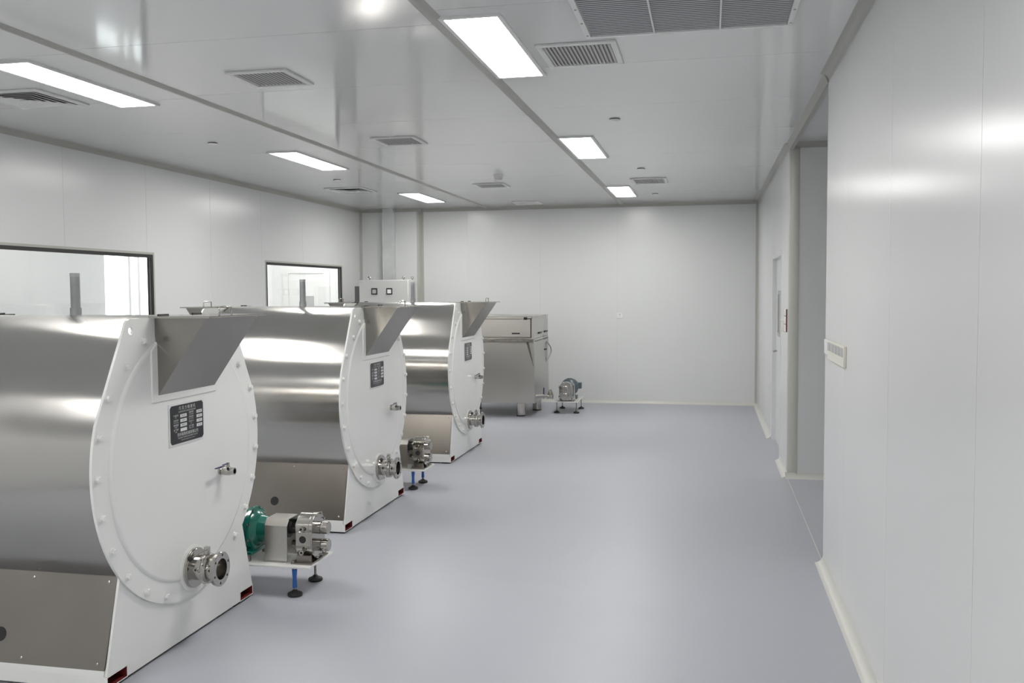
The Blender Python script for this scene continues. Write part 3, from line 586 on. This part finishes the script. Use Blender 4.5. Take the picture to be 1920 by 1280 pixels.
# ================================================================== TRANSFER PUMPS
def make_pump(paint, film, cap=0.384):
    t = empty('transfer_pump', (0, 0, 0))
    bpl = box('base_plate', ENAMEL, -0.36, 0.338, -0.165, 0.165, 0.160, 0.170, t, 0.001)
    for i, (lx, ly) in enumerate(((0.237, -0.138), (0.237, 0.138), (-0.265, 0.138), (-0.265, -0.138))):
        lg = build(MB().lathe([(0.02, 0.009), (0.05, 0.007), (0.16, 0.007)], (lx, ly, 0), n=12), 'leg', STEELP, t)
        build(MB().lathe([(0, 0.040), (0.008, 0.043), (0.016, 0.040), (0.026, 0.018), (0.034, 0.011), (0.036, 0.008)], (lx, ly, 0), n=24), 'foot', BLACK, lg)
        build(MB().lathe([(0.152, 0.013), (0.160, 0.013)], (lx, ly, 0), n=6), 'nut', CHROME, lg)
        if i in film: build(MB().lathe([(0.045, 0.0125), (0.06, 0.013), (0.10, 0.0115), (0.148, 0.0155), (0.150, 0.012)], (lx, ly, 0), n=10), 'film_sleeve', BLUEP, lg)
    # pump head: stadium body
    def stadium(hw, z0, z1, n=10):
        p = [(hw * math.cos(PI * k / n), z1 - hw + hw * math.sin(PI * k / n)) for k in range(n + 1)]
        return p + [(hw * math.cos(PI + PI * k / n), z0 + hw + hw * math.sin(PI + PI * k / n)) for k in range(n + 1)]
    hd = build(MB().prism(stadium(0.088, 0.185, 0.440), 0, 0.222, 0.300), 'pump_head', CHROME, t, bevel=0.002)
    build(MB().prism(stadium(0.091, 0.182, 0.443), 0, 0.300, 0.322), 'cover_plate', CHROME, hd, bevel=0.002)
    for z in (0.356, 0.256):
        build(MB().lathe([(0.322, 0.036), (0.345, 0.036), (0.346, 0.031), (0.350, 0.031), (0.351, 0.036), (cap, 0.036), (cap + 0.004, 0.032)], (0, 0, z), (1, 0, 0), 28), 'shaft_cap', CHROME, hd)
        build(MB().lathe([(0.165, 0.020), (0.195, 0.020), (0.195, 0.034), (0.224, 0.034)], (0, 0, z), (1, 0, 0), 24), 'bearing_boss', CHROME, hd)
        build(MB().lathe([(0.080, 0.011), (0.100, 0.011), (0.100, 0.015), (0.108, 0.015), (0.108, 0.007)], (0.265, 0, z + (0.012 if z > .3 else -0.022)), (0, -1, 0), 14, cap=False), 'nipple', CHROME, hd)
        build(MB().lathe([(0.084, 0.007), (0.1075, 0.007)], (0.265, 0, z + (0.012 if z > .3 else -0.022)), (0, -1, 0), 12), 'nipple_bore', DARK, hd)
    for k in range(8):
        a = 2 * PI * (k + 0.5) / 8; y = 0.078 * math.cos(a); z = 0.312 + (0.050 if math.sin(a) > 0 else -0.050) + 0.078 * math.sin(a)
        build(MB().lathe([(0.322, 0.007), (0.331, 0.007), (0.333, 0.005)], (0, y, z), (1, 0, 0), 8), 'cover_bolt', CHROME, hd)
    build(MB().box(0.226, 0.318, -0.094, -0.070, 0.268, 0.350), 'port_block', CHROME, hd, bevel=0.003)
    build(MB().lathe([(0.090, 0.0205), (0.0945, 0.0205)], (0.268, 0, 0.306), (0, -1, 0), 24), 'port_bore', DARK, hd)
    mb = MB(); mb.box(0.228, 0.312, -0.092, -0.072, 0.172, 0.215); mb.box(0.228, 0.312, 0.072, 0.092, 0.172, 0.215); mb.box(0.205, 0.330, -0.118, 0.118, 0.170, 0.178)
    br = build(mb, 'bracket', STEELP, t)
    for yy in (-0.105, 0.105):
        for xx in (0.215, 0.318): build(MB().cyl((xx, yy, 0.178), (xx, yy, 0.186), 0.007, n=6), 'bracket_bolt', CHROME, br)
    # coupling guard: bent sheet
    gp = [(-0.094, 0.172), (-0.090, 0.376), (-0.060, 0.412), (0.060, 0.412), (0.090, 0.376), (0.094, 0.172)]; gi = [(0.091, 0.172), (0.087, 0.375), (0.0587, 0.4095), (-0.0587, 0.4095), (-0.087, 0.375), (-0.091, 0.172)]
    gd = build(MB().prism(gp + gi, 0, 0.035, 0.172), 'coupling_guard', STEELV, t, smooth=0)
    box('guard_flange', STEELV, 0.035, 0.172, -0.106, -0.090, 0.170, 0.174, gd); box('guard_flange', STEELV, 0.035, 0.172, 0.090, 0.106, 0.170, 0.174, gd)
    build(MB().lathe([(0.03, 0.024), (0.10, 0.024), (0.10, 0.045), (0.15, 0.045), (0.15, 0.024), (0.20, 0.018)], (0, 0, 0.335), (1, 0, 0), 24), 'coupling', BLACK, t)
    # geared motor
    gm = build(MB().lathe([(-0.115, 0.105), (-0.112, 0.112), (-0.080, 0.112), (-0.079, 0.126), (-0.060, 0.126), (-0.058, 0.110), (-0.040, 0.098), (-0.025, 0.078), (0.015, 0.070), (0.030, 0.070), (0.032, 0.02)], (0, 0, 0.335), (1, 0, 0), 40, cap=False), 'gearbox', paint, t)
    build(MB().prism([(-0.105, 0.32), (0.105, 0.32), (0.065, 0.206), (-0.065, 0.206)], 0, -0.092, -0.045), 'gearbox_foot_web', paint, gm, bevel=0.008)
    build(MB().prism([(-0.118, 0.206), (0.118, 0.206), (0.118, 0.226), (-0.118, 0.226)], 0, -0.100, -0.030), 'gearbox_foot', paint, gm, bevel=0.006)
    for k in range(8):
        a = 2 * PI * (k + 0.5) / 8; build(MB().lathe([(-0.060, 0.008), (-0.052, 0.008)], (0, 0.118 * math.cos(a), 0.335 + 0.118 * math.sin(a)), (1, 0, 0), 6), 'flange_bolt', STEELP, gm)
    for yy in (-0.10, 0.10): build(MB().cyl((-0.065, yy, 0.170), (-0.065, yy, 0.207), 0.016, n=16), 'spacer', STEELP, t)
    mt = build(MB().lathe([(-0.352, 0.03), (-0.350, 0.078), (-0.335, 0.088), (-0.300, 0.088), (-0.299, 0.080), (-0.118, 0.080), (-0.113, 0.105)], (0, 0, 0.335), (1, 0, 0), 36), 'motor', paint, t)
    for k in range(16):
        a = 2 * PI * k / 16
        if abs(math.sin(a) * 1.0 - 0) < 2:
            c, s_ = math.cos(a), math.sin(a)
            m2 = MB(); m2.box(-0.298, -0.122, 0.079, 0.092, -0.002, 0.002); m2.v = [(x_, y_ * c - z_ * s_, 0.335 + y_ * s_ + z_ * c) for x_, y_, z_ in m2.v]; build(m2, 'fin', paint, mt)
    build(MB().box(-0.265, -0.165, 0.085, 0.150, 0.30, 0.385), 'terminal_box', paint, mt, bevel=0.006)
    return t
p1 = make_pump(GREEN, (0, 3)); p1.location = (-2.500, 4.868, 0)
tag(p1, 'steel lobe pump with green gearbox on a white plate with black feet', 'pump', 'transfer pumps on base plates')
p2 = make_pump(GREEN, (0, 1, 3), 0.356); p2.location = (-2.722, 7.672, 0); tag(p2, 'steel lobe pump behind the middle conche machine, its gearbox hidden', 'pump', 'transfer pumps on base plates')
p3 = make_pump(SLATE, ()); p3.location = (-1.932, 12.93, 0); p3.rotation_euler = (0, 0, -PI / 2)
tag(p3, 'steel lobe pump with slate-blue motor standing alone by the back wall', 'pump', 'transfer pumps on base plates')

# ================================================================== STAINLESS TANK
t = empty('stainless_tank', (-2.85, 12.72, 0)); tag(t, 'boxy brushed stainless tank on round feet near the back wall', 'tank')
def lb(name, m, x0, x1, y0, y1, z0, z1, parent=t, bevel=0.0): return box(name, m, x0 + 2.85, x1 + 2.85, y0 - 12.72, y1 - 12.72, z0, z1, parent, bevel)
TX0, TX1, TY0, TY1 = -3.42, -2.275, 12.12, 13.22
bd = lb('body', STEELV, TX0, TX1, TY0, TY1, 0.195, 1.019, bevel=0.006)
lb('ledge', CHROME, TX0, TX1 - 0.005, TY0 - 0.045, TY0 + 0.05, 1.020, 1.064, bevel=0.003); lb('top_deck', STEELV, TX0, TX1 - 0.004, TY0 + 0.05, TY1, 1.020, 1.062)
hood = lb('hood', STEELV, TX0, TX1 - 0.008, TY0 + 0.02, TY1 - 0.01, 1.064, 1.362, bevel=0.004)
dr = lb('front_door', STEELV, TX0 + 0.04, TX1 - 0.055, TY0 + 0.004, TY0 + 0.02, 1.085, 1.325, bevel=0.002)
lb('door_shadow_gap', DARK, TX0 + 0.035, TX1 - 0.045, TY0 + 0.0192, TY0 + 0.0196, 1.078, 1.330)
lb('corner_post', STEELV, TX1 - 0.04, TX1 - 0.006, TY0 + 0.006, TY0 + 0.03, 1.062, 1.358)
lb('slot_handle', BLACK, TX1 - 0.31, TX1 - 0.20, TY0 - 0.006, TY0 + 0.006, 1.125, 1.143, dr, 0.003)
lb('hood_rail', STEELV, TX0, TX1 - 0.03, TY0 + 0.006, TY0 + 0.03, 1.338, 1.356, hood)
lb('hood_top', STEELV, TX0 - 0.006, TX1 - 0.002, TY0 + 0.012, TY1 - 0.004, 1.362, 1.368)
k_ = MB(); k_.box(-2.42 + 2.85, -2.375 + 2.85, TY0 - 0.012 - 12.72, TY0 + 0.008 - 12.72, 1.318, 1.352); k_.cyl((-2.40 + 2.85, TY0 - 0.02 - 12.72, 1.335), (-2.40 + 2.85, TY0 - 12.72, 1.335), 0.016)
build(k_, 'latch_knob', BLACK, hood, 0.002)
lb('latch_rod', BLACK, -2.375, -2.31, TY0 - 0.001, TY0 + 0.005, 1.330, 1.337, hood)
lb('side_handle', BLACK, TX1 - 0.010, TX1 + 0.012, 12.42, 12.60, 1.118, 1.140, hood, 0.004); lb('side_handle', BLACK, TX1 - 0.010, TX1 + 0.012, 12.88, 13.10, 1.118, 1.140, hood, 0.004)
lb('hood_joint', DARK, TX1 - 0.006, TX1 + 0.001, TY0 + 0.03, TY1 - 0.02, 1.028, 1.034)
g_ = MB(); g_.add([(-2.385 + 2.85, TY0 - 0.04 - 12.72, 1.034), (-2.355 + 2.85, TY0 - 0.04 - 12.72, 1.034), (-2.283 + 2.85, TY0 - 0.004 - 12.72, 0.70), (-2.297 + 2.85, TY0 - 0.004 - 12.72, 0.70), (-2.385 + 2.85, TY0 - 12.72, 1.034), (-2.355 + 2.85, TY0 - 12.72, 1.034), (-2.283 + 2.85, TY0 - 12.72, 0.70), (-2.297 + 2.85, TY0 - 12.72, 0.70)], [(0, 1, 2, 3), (4, 7, 6, 5), (0, 4, 5, 1), (1, 5, 6, 2), (2, 6, 7, 3), (3, 7, 4, 0)])
build(g_, 'ledge_strut', CHROME, bd, smooth=0)
for (fx, fy) in ((-2.50, 12.30), (-2.40, 12.95), (-3.28, 12.30), (-3.28, 12.95)):
    ft = build(MB().lathe([(0.012, 0.058), (0.015, 0.062), (0.200, 0.062)], (fx + 2.85, fy - 12.72, 0), n=28), 'foot', CHROME, t)
    build(MB().lathe([(0, 0.064), (0.012, 0.064)], (fx + 2.85, fy - 12.72, 0), n=28), 'foot_pad', BLACK, ft)
pv = MB(); px = TX1 + 2.85
pv.cyl((px - 0.01, 12.22 - 12.72, 0.285), (px + 0.10, 12.22 - 12.72, 0.285), 0.022); pv.lathe([(0.10, 0.022), (0.10, 0.034), (0.112, 0.034), (0.112, 0.022), (0.15, 0.022), (0.15, 0.036), (0.165, 0.036), (0.165, 0.028), (0.19, 0.03), (0.215, 0.03), (0.215, 0.036), (0.23, 0.036), (0.23, 0.022), (0.2, 0.02)], (px, 12.22 - 12.72, 0.285), (1, 0, 0), 20, cap=False)
ovv = build(pv, 'outlet_pipe', CHROME, t)
build(MB().box(px + 0.098, px + 0.112, 12.205 - 12.72, 12.235 - 12.72, 0.315, 0.40), 'valve_lever', NAVY, ovv, 0.002)
build(MB().lathe([(0, 0.03), (0.03, 0.033), (0.06, 0.022), (0.075, 0.010)], (px + 0.195, 12.22 - 12.72, 0.30), (0, 0, 1), 16), 'valve_bonnet', STEELP, ovv)
cpts = [(px + 0.0, 13.0 - 12.72, 0.985)] + [(px + 0.045 * math.sin(PI * k / 10), 13.0 - 12.72 + 0.16 * math.sin(PI * k / 10), 0.985 - 0.28 * k / 10) for k in range(1, 10)] + [(px + 0.0, 13.0 - 12.72, 0.705)]
for k in range(2): build(MB().tube([(a, b + 0.03 * k, c) for a, b, c in cpts], 0.006, 8), 'cable', BLACK if k else GREYP, t)
build(MB().box(px - 0.002, px + 0.02, 12.90 - 12.72, 12.97 - 12.72, 0.865, 0.885), 'cable_gland', BLACK, t, 0.003)

# ================================================================== ELECTRICAL CABINET AND DUCT
t = empty('control_cabinet', (-4.68, 13.09, 0)); tag(t, 'light grey control cabinet with two square meters below the metal duct', 'cabinet')
def cb(name, m, x0, x1, y0, y1, z0, z1, parent=t, bevel=0.0): return box(name, m, x0 + 4.68, x1 + 4.68, y0 - 13.09, y1 - 13.09, z0, z1, parent, bevel)
cb('body', CABG, -5.06, -4.30, 12.918, 13.28, 0.10, 1.88, bevel=0.006); cb('plinth', BLACK, -5.05, -4.31, 12.93, 13.27, 0.0, 0.10)
dd = cb('cabinet_door', CABG, -5.055, -4.305, 12.900, 12.918, 0.11, 1.875, bevel=0.004)
for xm in (-4.818, -4.586):
    mf = cb('meter', BLACK, xm - 0.046, xm + 0.046, 12.890, 12.900, 1.665, 1.760, dd, 0.003)
    cb('meter_face', GREYP if xm < -4.7 else WHITEP, xm - 0.029, xm + 0.029, 12.8885, 12.8905, 1.682, 1.740, mf)
cb('badge', GREYP, -5.045, -5.005, 12.8985, 12.9005, 1.845, 1.857, dd)
cb('side_box', BOXG, -5.155, -5.06, 12.97, 13.24, 0.30, 1.79, bevel=0.004)  # dark grey box against the left side of the cabinet
for (ex, ey) in ((-5.02, 13.24), (-4.92, 12.96), (-4.40, 13.0), (-4.345, 13.24)):
    eb = MB(); eb.cyl((ex + 4.68, ey - 13.09, 1.88), (ex + 4.68, ey - 13.09, 1.895), 0.010)
    eb.tube([(ex + 4.68 + 0.017 * math.cos(2 * PI * k / 12), ey - 13.09, 1.912 + 0.017 * math.sin(2 * PI * k / 12)) for k in range(13)], 0.0045, 6)
    build(eb, 'lifting_eye', CHROME, t)
t = empty('metal_duct', (-4.893, 13.80, 0)); tag(t, 'galvanised rectangular duct rising from behind the cabinet to the ceiling', 'duct')
mb = MB(); mb.box(-0.095, 0.085, -0.055, 0.043, 0.0, H - 0.001); build(mb, 'duct_body', GALV, t, 0.003)
mb = MB()
for s in (-1, 1): mb.box(0.088 * s - 0.005 - (0.005 if s < 0 else 0), 0.088 * s + 0.008 - (0.005 if s < 0 else 0), -0.060, -0.030, 0, H - 0.06)
build(mb, 'duct_flange', GALV, t)
